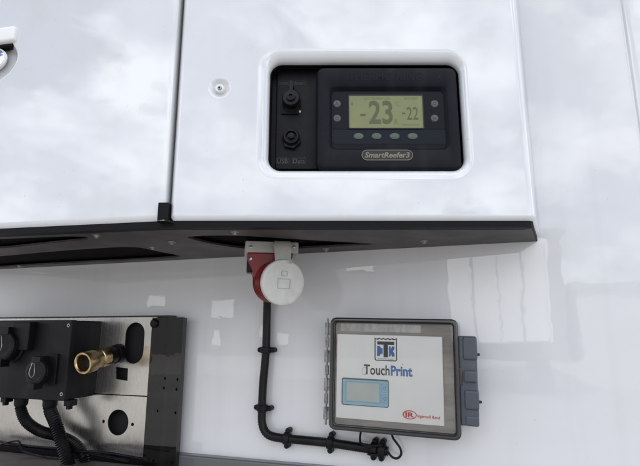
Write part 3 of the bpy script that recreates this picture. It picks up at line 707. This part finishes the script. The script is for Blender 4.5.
# translucent front of the lid
bm = prism(BM(), rrect(-hw+0.0075, hw-0.0075, -hh+0.0075, hh-0.0075, 0.005), [], YR+0.0012, YR+0.0030)
TR.part('clear_lid', bm, M['clear'])
# --- printing
YP = YL
LFX = lambda u: lx0+(lx1-lx0)*u            # label coordinates 0..1
LFZ = lambda v: lz1-(lz1-lz0)*v
lw, lh = lx1-lx0, lz1-lz0
# emblem
ex0, ex1, ez1, ez0 = LFX(0.372), LFX(0.585), LFZ(0.03), LFZ(0.305)
W_ = ex1-ex0; H_ = ez1-ez0
def zig(x0, x1, z0, z1, r, teeth=5):
    out = []
    for cx, cz, a0 in ((x0+r, z0+r, 180), (x1-r, z0+r, 270)):
        for i in range(5): t = rad(a0+90*i/4); out.append((cx+r*math.cos(t), cz+r*math.sin(t)))
    for i in range(teeth*2+1):
        xx = x1-(x1-x0)*i/(teeth*2); out.append((xx, z1-(0.0017 if i % 2 else 0)))
    return out
em = TR.part('emblem', prism(BM(), zig(ex0, ex1, ez0, ez1, 0.003), [zig(ex0+0.0014, ex1-0.0014, ez0+0.0014, ez1-0.0019, 0.0020)], YP-0.0003, YP+0.0001), M['ink'], lab)
def poly(pts): return [(ex0+W_*x_, ez0+H_*z_) for x_, z_ in pts]
TR.part('emblem_letter', prism(BM(), poly([(0.12,0.84),(0.12,0.70),(0.40,0.70),(0.40,0.16),(0.60,0.16),(0.60,0.70),(0.88,0.70),(0.88,0.84)]), [], YP-0.0004, YP+0.0001), M['ink'], em)
bm = prism(BM(), poly([(0.64,0.20),(0.64,0.64),(0.72,0.64),(0.72,0.50),(0.78,0.64),(0.89,0.64),(0.89,0.54),(0.82,0.42),(0.89,0.34),(0.89,0.20),(0.78,0.20),(0.72,0.34),(0.72,0.20)]), [], YP-0.0003, YP+0.0001)
prism(bm, poly([(0.11,0.20),(0.11,0.64),(0.22,0.64),(0.30,0.55),(0.36,0.55),(0.36,0.30),(0.27,0.30),(0.22,0.20)]), [], YP-0.0003, YP+0.0001)
TR.part('emblem_letter', bm, M['blue'], em)
TR.part('lettering', text_bm('THERMO KING', ex0+W_*0.14, ex1-W_*0.14, ez0+H_*0.055, ez0+H_*0.12, YP, 0.0002), M['blue'], em)
# name
TR.part('lettering', text_bm('Touch', LFX(0.268), LFX(0.515), LFZ(0.475), LFZ(0.355), YP, 0.0003, bold=0.02), M['ink'], lab)
TR.part('lettering', text_bm('Print', LFX(0.525), LFX(0.725), LFZ(0.475), LFZ(0.355), YP, 0.0003, bold=0.035), M['blue'], lab)
c = (LFX(0.275), LFZ(0.435)); bm = BM()
for sc_ in (1.0, ):
    prism(bm, ell(c[0], c[1], 0.0042, 0.0060, 24), [ell(c[0], c[1], 0.0038, 0.0056, 24)], YP-0.0002, YP+0.0001)
prism(bm, [(c[0]-0.0005, c[1]-0.006), (c[0]+0.0035, c[1]-0.001), (c[0]+0.0028, c[1]-0.0006)], [], YP-0.0003, YP+0.0001)
TR.part('touch_mark', bm, M['blue'], lab)
x_ = LFX(0.634); bm = prism(BM(), ell(x_, LFZ(0.335), 0.0007, n=12), [], YP-0.0002, YP+0.0001); TR.part('trade_mark', bm, M['ink'], lab)
# screen
sx0, sx1, sz0, sz1 = LFX(0.052), LFX(0.505), LFZ(0.845), LFZ(0.525)
sr = TR.part('screen', prism(BM(), rrect(sx0, sx1, sz0, sz1, 0.003), [], YP-0.0005, YP+0.0001), M['scr_rim'])
TR.part('screen_field', prism(BM(), rrect(sx0+0.0018, sx1-0.0008, sz0+0.0012, sz1-0.0024, 0.002), [], YP-0.0008, YP-0.0004), M['scr_blue'], sr)
TR.part('screen_window', prism(BM(), rrect(sx0+0.0085, sx0+(sx1-sx0)*0.80, sz0+0.0075, sz1-0.0065, 0.001), [], YP-0.0011, YP-0.0007), M['scr_grey'], sr)
TR.part('screen_line', rr_ring(sx0+0.0068, sx0+(sx1-sx0)*0.825, sz0+0.0055, sz1-0.0050, 0.0015, 0.0004, YP-0.0010, YP-0.0007), M['scr_ink'], sr)
for k in (0, 1):
    z_ = sz0+(sz1-sz0)*(0.16+0.38*k)
    bt = TR.part('screen_key', rr_ring(sx0+(sx1-sx0)*0.855, sx1-0.0025, z_, z_+(sz1-sz0)*0.31, 0.001, 0.0004, YP-0.0011, YP-0.0007), M['scr_ink'], sr)
    TR.part('screen_key_symbol', text_bm('0' if k else 'o', sx0+(sx1-sx0)*0.89, sx1-0.0046, z_+0.003, z_+(sz1-sz0)*0.31-0.003, YP-0.0008, 0.0002), M['scr_ink'], sr)
# red company mark
cx_, cz_ = LFX(0.695), LFZ(0.905)
rm = TR.part('red_emblem', prism(BM(), ell(cx_, cz_, 0.0108, 0.0066, 32), [ell(cx_+0.0003, cz_, 0.0093, 0.0053, 32)], YP-0.0003, YP+0.0001), M['redink'], lab)
TR.part('lettering', text_bm('IR', cx_-0.0066, cx_+0.0068, cz_-0.0037, cz_+0.0037, YP, 0.0003, bold=0.035), M['redink'], rm)
TR.part('lettering', text_bm('Ingersoll Rand', cx_+0.0115, LFX(0.965), cz_-0.0045, cz_+0.0013, YP, 0.0003, bold=0.015, shear=0.15, rot=rad(-1.0)), M['redink'], rm)
# hinge on the left
hx = -hw-0.0105
hz1_ = hh-0.006; hz0_ = -hh+0.012
hg = TR.part('hinge', lathe(BM(), (hx+0.001, YR+0.018, hz0_-0.008), (0, 0, 1), [(0.0017, 0), (0.0017, hz1_-hz0_+0.012), (0.0008, hz1_-hz0_+0.013)], 12), M['hinge'])
nk = 7; Lh = (hz1_-hz0_)
for i in range(nk):
    za = hz0_+Lh*i/nk; zb = za+Lh/nk*0.86
    bm = BM()
    if i % 2 == 0: lathe(bm, (hx+0.001, YR+0.018, za), (0, 0, 1), [(0.0042, 0), (0.0042, zb-za)], 14); box(bm, (hx+0.002, YR+0.0155, za+0.001), (-hw+0.002, YR+0.0195, zb-0.001))
    else: box(bm, (hx-0.002, YR+0.0160, za+0.002), (hx+0.004, YR+0.0205, zb-0.002))
    TR.part('knuckle', bm, M['hinge'], hg, bevel=0.0006)
# toggle latch on the right
a = Rp(457.5, 336, YR+0.012); b = Rp(474.5, 426, YR+0.012)
z_t, z_b = a.z, b.z; xl = hw-0.001; xr = hw+0.0265
lt = TR.part('latch', (lambda bm: pillow(bm, xl, xr-0.001, z_b, z_t, 0.0025, YR+0.0050, YR+0.030, 0.003))(BM()), M['latch'])
Hh = z_t-z_b
for (f0, f1, x1_, y_) in ((0.00, 0.27, 0.0, 0.002), (0.38, 0.52, -0.002, 0.001), (0.60, 0.82, 0.0, 0.002), (0.88, 1.0, -0.001, 0.0035)):
    bm = BM(); pillow(bm, xl+0.007, xr+x1_, z_t-Hh*f1, z_t-Hh*f0-0.001, 0.003, YR+y_, YR+0.026, 0.003)
    TR.part('latch_block', bm, M['latch'], lt)
bm = BM(); pillow(bm, xl-0.002, xl+0.006, z_t-Hh*0.56, z_t-Hh*0.36, 0.002, YR+0.004, YR+0.020, 0.002); TR.part('latch_hook', bm, M['case_dark'], lt)
for f in (0.21, 0.74):
    TR.part('latch_stud', lathe(BM(), (xr-0.002, YR+0.014, z_t-Hh*f), (1, 0, 0.1), [(0.0022, 0), (0.0022, 0.004), (0.0014, 0.006)], 12), M['ink'], lt)

# ================================================================ steel bracket on the left
YPl = -0.021
zT = Wp(187, 316.5, YPl).z
zF = Wp(98, 393.5, YPl).z
TB = T('steel_bracket', 'brushed stainless bracket plate with holes bolted low on the wall at left', 'bracket', (Wp(100, 400, 0).x, 0, Wp(100, 440, 0).z))
xL = -1.28; xRp = Wp(153.5, 350, YPl).x + 0.004
sl_ = [(lambda a, b: rrect(a.x, b.x, b.z, a.z, 0.5, 8))(Wp(126.5, 322.5, YPl), Wp(142.5, 364, YPl))]
sq = Wp(116, 367, YPl); sq2 = Wp(127, 381, YPl)
sl_.append([(sq.x, sq.z), (sq2.x, sq.z-0.002), (sq2.x+0.001, sq2.z), (sq.x+0.002, sq2.z+0.003)])
bm = prism(BM(), [(xL, zF), (xRp, zF), (xRp, zT), (xL, zT)], sl_, YPl, YPl+0.0025)
TB.part('upper_plate', bm, M['steel'], smooth=0)
# lower plate: tilts back to the wall a little, with a rolled fold
YLo = YPl-0.004
cH = Wp(118, 422.5, YLo); rH = (Wp(128.5, 422, YLo).x-cH.x)
zLb = Wp(143, 457, YLo).z
hs = [ell(cH.x, cH.z, rH, rH*0.98, 32)] + [ell(Wp(px, py, YLo).x, Wp(px, py, YLo).z, 0.0033, n=14) for px, py in ((103.5, 421.5), (132.5, 424.5))]
bm = prism(BM(), [(xL, zLb), (xRp, zLb), (xRp, zF-0.0015), (xL, zF-0.0015)], hs, YLo, YLo+0.0025)
TB.part('lower_plate', bm, M['steel'], smooth=0)
bm = BM(); box(bm, (xL, YPl-0.002, zT-0.0005), (xRp+0.03, -0.001, zT+0.0025))
TB.part('top_flange', bm, M['gloss_black'], bevel=0.0006)
# near-black sheet standing in for the shade behind the plates
bm = BM(); box(bm, (xL, -0.006, zLb-0.015), (xRp, -0.001, zT-0.001)); TB.part('slot_shade', bm, M['hole'], smooth=0)
bm = BM(); box(bm, (xL, -0.0245, zLb-0.075), (xRp+0.002, -0.0165, zLb-0.004)); TB.part('gap_shade', bm, M['black_rubber'], bevel=0.001)  # added black cover standing in for the shaded gap below the plates
# hole-side pieces: dark ring bolts
YK = YPl-0.006
xk0 = Wp(152.5, 316.5, YK).x; xk1 = Wp(183.5, 318, YK).x; zk1 = Wp(170, 317.5, YK).z; zk0 = Wp(160, 466, YK).z-0.10
TK = T('angle_bar', 'glossy black painted upright bar with bolt holes at the end of the steel bracket', 'bracket bar', ((xk0+xk1)/2, 0, zk0))
hb = [ell(Wp(px, py, YK).x, Wp(px, py, YK).z, 0.0021, 0.0027, n=14) for px, py in ((165, 378.5), (177.5, 379.5), (164, 388), (176.5, 389.5), (157.5, 411), (175.5, 413), (153.5, 461), (172, 463))]
bm = prism(BM(), [(xk0, zk0), (xk1, zk0), (xk1, zk1), (xk0, zk1)], hb, YK, YK+0.004)
TK.part('front_flange', bm, M['gloss_black'], smooth=0)
bm = BM(); box(bm, (xk1-0.004, YK+0.0041, zk0), (xk1-0.0002, -0.0140, zk1-0.0005)); TK.part('side_flange', bm, M['gloss_black'], bevel=0.001)
bm = BM(); box(bm, (xk0+0.001, YK+0.0045, zk0), (xk1-0.0045, YK+0.0052, zk1-0.001)); TK.part('bar_hole_shade', bm, M['hole'], smooth=0)  # near-black sheet puts shade into the bolt holes
c = Wp(154, 323.5, YK-0.002)
TK.part('bolt', lathe(BM(), (c.x, YK+0.001, c.z), (0, -1, 0), [(0.0085, 0), (0.0085, 0.004), (0.0065, 0.006), (0.003, 0.0065)], 20), M['black_pl'])
# ledge in front, lowest left
a = Wp(0, 452, -0.16)
zl = Wp(60, 461, -0.06).z
TL = T('brown_ledge', 'brown dusty ledge crossing the lowest left corner under the hoses', 'ledge', (-1.0, -0.1, zl-0.08))
bm = BM(); box(bm, (-1.6, -0.145, zl-0.08), (Wp(97, 466, -0.145).x+0.02, -0.036, zl)); TL.part('ledge_beam', bm, M['brown'], bevel=0.004)
bm = BM(); box(bm, (-1.6, -0.147, zl-0.0005), (Wp(97, 466, -0.145).x+0.02, -0.142, zl+0.003)); TL.part('ledge_lip', bm, M['rail_grey'], bevel=0.001)

# ================================================================ junction box
xj = Wp(98, 350, YPl-0.002).x
o = CAM; d = ray(69, 350); tt = (xj-o.x)/d.x; YJ = (o+d*tt).y
zjt = Wp(68, 320.5, YJ).z; zjb = Wp(68, 401, YJ).z; xj0 = xj-0.215
TJ = T('junction_box', 'dusty black junction box with two capped sockets on the steel bracket', 'junction box', (xj-0.1, YPl, zjb))
bm = BM(); pillow(bm, xj0, xj, zjb, zjt, 0.003, YJ+0.004, YPl-0.0006, 0.001)
TJ.part('case', bm, M['black_dust'])
bm = BM(); pillow(bm, xj0-0.001, xj+0.001, zjb-0.001, zjt+0.001, 0.004, YJ, YJ+0.012, 0.002)
cov = TJ.part('cover', bm, M['black_dust'])
for px, py in ((65, 325.5), (65.5, 394.5)):
    c = Wp(px, py, YJ); c.x = xj-0.007
    TJ.part('cover_screw', lathe(BM(), (c.x, YJ+0.0005, c.z), (0, -1, 0), [(0.0034, 0), (0.0034, 0.001), (0.002, 0.0012), (0.0016, -0.0005)], 14), M['zinc'], cov)
for (px, sz) in ((70, 0.016), (6, 0.014)):
    c = Wp(px, 404, YJ+0.02); bm = BM(); box(bm, (c.x-sz/2, YJ+0.012, zjb-0.012), (c.x+sz/2, YJ+0.030, zjb-0.0005)); box(bm, (c.x-sz/4, YJ+0.014, zjb-0.018), (c.x+sz/4, YJ+0.024, zjb-0.011))
    TJ.part('foot', bm, M['black_pl'], bevel=0.0015)
# sockets on its front
def jsock(px, py, R, big):
    c = Wp(px, py, YJ-0.018); cx, cz = c.x, c.z
    s_ = TJ.part('socket', lathe(BM(), (cx, YJ+0.0005, cz), (0, -1, 0), [(R*1.12, 0), (R*1.12, 0.004), (R, 0.006), (R, 0.018), (R*0.93, 0.020)], 30), M['black_pl'])
    fl = lathe(BM(), (cx, YJ-0.0185, cz), (0.04, -1, 0.03), [(R*0.96, 0), (R*1.02, 0.0015), (R*1.02, 0.005), (R*0.94, 0.007), (R*0.70, 0.0075), (R*0.66, 0.006), (R*0.2, 0.006)], 30)
    box(fl, (cx-R*0.45, YJ-0.026, cz+R*0.75), (cx+R*0.45, YJ-0.006, cz+R*1.25)); 
    TJ.part('cap', fl, M['black_pl'], s_, bevel=0.0008, seg=2)
    bm = BM(); box(bm, (cx-R*0.30, YJ-0.030, cz-R*1.35), (cx+R*0.30, YJ-0.010, cz-R*0.85)); TJ.part('cap_tab', bm, M['black_pl'], s_, bevel=0.001)
    # bright wire bail
    bm = tube(BM(), [(cx-R*0.16, YJ-0.029, cz+R*0.75), (cx-R*0.30, YJ-0.031, cz+R*0.0), (cx-R*0.10, YJ-0.031, cz-R*0.35), (cx+R*0.16, YJ-0.031, cz-R*0.30), (cx+R*0.26, YJ-0.031, cz+R*0.05), (cx+R*0.02, YJ-0.029, cz+R*0.75)], 0.0006, 0.002, 6)
    TJ.part('wire_bail', bm, M['zinc'], s_)
    return cx, cz
jsock(5, 346, 0.0285, True)
jsock(38, 372, 0.0225, False)
bm = BM(); a = Wp(20, 322, YJ); b = Wp(34, 350, YJ); box(bm, (a.x, YJ-0.016, b.z), (b.x, YJ+0.001, a.z)); TJ.part('hinge_block', bm, M['black_pl'], cov, bevel=0.002)
bm = BM(); a = Wp(52, 354, YJ); b = Wp(57, 384, YJ); box(bm, (a.x, YJ-0.006, b.z), (b.x, YJ+0.001, a.z)); TJ.part('side_rib', bm, M['black_pl'], cov, bevel=0.001)
# glands
gl_pts = []
for px, r in ((21, 0.0125), (50, 0.0130)):
    c = Wp(px, 404, YJ+0.030); gl_pts.append(c)
    bm = lathe(BM(), (c.x, c.y, zjb+0.001), (0, 0, -1), [(r*1.1, 0), (r*1.1, 0.007)], 8); lathe(bm, (c.x, c.y, zjb-0.0055), (0, 0, -1), [(r, 0), (r, 0.010), (r*0.8, 0.014)], 20)
    TJ.part('gland', bm, M['black_pl'])
# hoses
g0, g1 = gl_pts
bm = tube(BM(), [(g0.x, g0.y, zjb-0.010), (g0.x, g0.y, zjb-0.022), Wp(26, 421, g0.y), Wp(40, 431, g0.y+0.006), Wp(58, 436, g0.y+0.014), Wp(72, 442, g0.y+0.018), Wp(81, 452, g0.y+0.018), Wp(85, 466, g0.y+0.018), Wp(88, 500, g0.y+0.018)], 0.0105, 0.0020, 16, rib=0.14)
solo('corrugated_hose', bm, M['conduit'], 'black ribbed hose that curves right from the left gland of the black box', 'hose', (g0.x, g0.y, zjb-0.10), group='ribbed hoses under the junction box', smooth=60)
bm = tube(BM(), [(g1.x, g1.y, zjb-0.010), (g1.x+0.001, g1.y, zjb-0.022), Wp(55, 422, g1.y-0.004), Wp(61, 440, g1.y-0.004), Wp(66, 456, g1.y-0.004), Wp(70, 470, g1.y-0.004), Wp(76, 500, g1.y-0.004)], 0.0118, 0.0022, 16, rib=0.14)
solo('corrugated_hose', bm, M['conduit'], 'black ribbed hose dropping steeply from the right gland of the black box', 'hose', (g1.x, g1.y, zjb-0.10), group='ribbed hoses under the junction box', smooth=60)
# loose thin cables behind, in the dark gap
for i, (pp, r) in enumerate(((((-10, 440), (30, 446), (70, 450), (130, 462)), 0.0022), (((-5, 446), (18, 441), (24, 452), (60, 460)), 0.0018), (((60, 452), (100, 452), (150, 460)), 0.0022))):
    bm = tube(BM(), [Wp(a_, b_, -0.050-0.004*i) for a_, b_ in pp], r, 0.006, 10)
    solo('cable', bm, M['conduit'], ['thin black cable lying along the gap below the steel plate', 'thin black cable looping in front of the lower left gap', 'thin black cable running right below the round plate hole'][i], 'cable', Wp(pp[1][0], pp[1][1], -0.05), group='loose cables below the steel plate')

# ================================================================ brass coupling
c = Wp(119, 353, YPl-0.0005)
TBr = T('brass_coupling', 'brass hose coupling on a black elbow sticking out of the steel plate', 'hose coupling', c)
o = CAM; d = ray(82.5, 363.5); ye = None
# axis: from c straight out, meeting the ray of the ring in the photo
tt = (c.x-o.x)/d.x; e = o+d*tt
ax_ = (e-c); Lb = ax_.length; ax_.normalize()
bm = lathe(BM(), c, ax_, [(0.0185, 0), (0.0185, 0.012)], 8); lathe(bm, c+ax_*0.012, ax_, [(0.0150, 0), (0.0160, 0.002), (0.0160, Lb*0.30)], 24)
TBr.part('black_adapter', bm, M['black_pl'], bevel=0.0006, smooth=30)
bm = lathe(BM(), c+ax_*(Lb*0.38), ax_, [(0.0150, 0), (0.0178, 0.0015), (0.0178, Lb*0.20), (0.0166, Lb*0.21), (0.0166, Lb*0.36), (0.0178, Lb*0.37), (0.0178, Lb*0.42)], 30)
TBr.part('sleeve', bm, M['brass'], smooth=30)
bm = lathe(BM(), c+ax_*(Lb*0.74), ax_, [(0.0178, 0), (0.0200, 0.001), (0.0200, Lb*0.22), (0.0190, Lb*0.255), (0.0160, Lb*0.26), (0.0146, Lb*0.24), (0.0140, Lb*0.05)], 32)
TBr.part('collar', bm, M['brass'], smooth=30)
bm = lathe(BM(), c+ax_*(Lb*0.80), ax_, [(0.0139, 0), (0.0139, 0.001)], 20); TBr.part('bore', bm, M['hole'])

# ================================================================ yard behind the camera (seen mirrored in the gelcoat)
def building(name, x0, x1, yf, h, label, m_, depth=12, nwin=6, win=(1.0, 0.9), sill=1.2, F=WF):
    t = T(name, label, 'building', ((x0+x1)/2, yf-depth/2, 0))
    bm = BM(); box(bm, (x0, yf-depth, 0.0), (x1, yf, h)); t.part('wall', bm, m_, smooth=0)
    bm = BM(); box(bm, (x0-0.3, yf-depth-0.3, h), (x1+0.3, yf+0.3, h+0.35)); t.part('roof', bm, M['roofm'], smooth=0)
    for i in range(nwin):
        xc_ = x0+(x1-x0)*(i+0.5)/nwin
        bm = BM(); box(bm, (xc_-win[0]/2-0.08, yf+0.001, sill-0.08), (xc_+win[0]/2+0.08, yf+0.05, sill+win[1]+0.08)); f = t.part('window', bm, M['whitep'], smooth=0)
        bm = BM(); box(bm, (xc_-win[0]/2, yf+0.03, sill), (xc_+win[0]/2, yf+0.06, sill+win[1])); t.part('pane', bm, M['glass_dark'], f, smooth=0)
    return t
def mirror(px, py, y):                     # where the wall's reflection of the yard at (px, py) comes from
    p = at(px, py, 0); d = ray(px, py); d = Vector((d.x, -d.y, d.z)); return p + d*((y-p.y)/d.y)
yp = -13.0
xa_, xb_ = mirror(449, 290, yp).x, mirror(551, 290, yp).x
TP = T('parked_trailer', 'white box trailer with closed rear doors parked behind the viewer', 'trailer', ((xa_+xb_)/2, yp-4, 0))
bm = BM(); box(bm, (xa_, yp-10, 1.40), (xb_, yp, 4.1)); TP.part('box_body', bm, M['whitep'], bevel=0.03)
for s_ in (0, 1):
    x0 = xa_+0.08+(xb_-xa_-0.16)/2*s_; x1 = x0+(xb_-xa_-0.16)/2-0.02
    bm = BM(); box(bm, (x0, yp+0.001, 1.46), (x1, yp+0.05, 4.0)); dr = TP.part('door', bm, M['whitep'], bevel=0.01)
    for f in (0.5,):
        bm = BM(); lathe(bm, (x0+(x1-x0)*f, yp+0.08, 1.3), (0, 0, 1), [(0.025, 0), (0.025, 2.7)], 10); TP.part('lock_rod', bm, M['zinc'], dr)
bm = BM(); box(bm, (xa_+0.3, yp-9.8, 0.95), (xb_-0.3, yp-0.1, 1.399)); TP.part('chassis', bm, M['black_rubber'])
for yy in (-1.2, -2.5, -3.8):
    for xx in (xa_+0.02, xb_-0.32):
        bm = BM(); lathe(bm, (xx, yp+yy, 0.5), (1, 0, 0), [(0.3, 0), (0.47, 0.02), (0.5, 0.06), (0.5, 0.24), (0.47, 0.28), (0.3, 0.3)], 32); TP.part('wheel', bm, M['black_rubber'])
for xx in (xa_+0.1, xb_-0.45):
    bm = BM(); box(bm, (xx, yp-0.06, 1.0), (xx+0.35, yp+0.02, 1.12)); TP.part('tail_light', bm, M['red'])

M['clad_dark'] = mat('dark_cladding', (0.13, 0.13, 0.125), 0.5, var=((0.4, 3, 0.1), (0.17, 0.165, 0.16), 0.4, 0.6))
xA, xB, xC = mirror(-60, 300, -30).x, mirror(566, 300, -30).x, mirror(700, 300, -30).x
wh = building('backdrop', xA, xB, -30, 7.2, 'unseen tall dark clad warehouse across the yard behind the viewer', M['clad_dark'], nwin=0, sill=4.0)  # unseen dark block, added to set off the bright mirrored trailer
for (p0_, p1_, q0_, q1_) in ((211, 236, 299, 317), (213, 222, 329, 346), (262, 270, 324, 336), (278, 290, 332, 345), (150, 168, 296, 306), (345, 372, 262, 272)):
    A_ = mirror(p0_, q1_, -30); B_ = mirror(p1_, q0_, -30); za = max(0.05, A_.z)
    bm = BM(); box(bm, (A_.x, -29.95, za), (B_.x, -29.90, B_.z)); wh.part('reflection_panel', bm, M['whitep'], smooth=0)  # white panels added out of view to mirror as bright patches
building('low_shed', xB+0.5, xC, -30, 4.0, 'long pale low shed beyond the parked trailer behind the viewer', M['clad'], nwin=0, sill=1.9)
for k_, c_ in (('black_dust', (0.05, 0.047, 0.044)), ('black_pl', (0.05, 0.047, 0.044)), ('conduit', (0.06, 0.056, 0.05)), ('hmi', (0.05, 0.05, 0.05)), ('gloss_black', (0.05, 0.045, 0.04)), ('lid_pl', (0.20, 0.18, 0.15)), ('grey_pl', (0.16, 0.14, 0.12))):
    m_ = M[k_]; b_ = m_.node_tree.nodes['Principled BSDF']
    if not b_.inputs['Base Color'].is_linked:
        r_ = m_.node_tree.nodes.new('ShaderNodeRGB'); r_.outputs[0].default_value = b_.inputs['Base Color'].default_value; m_.node_tree.links.new(r_.outputs[0], b_.inputs['Base Color'])
    grime(m_, c_, 0.45, 0.22)
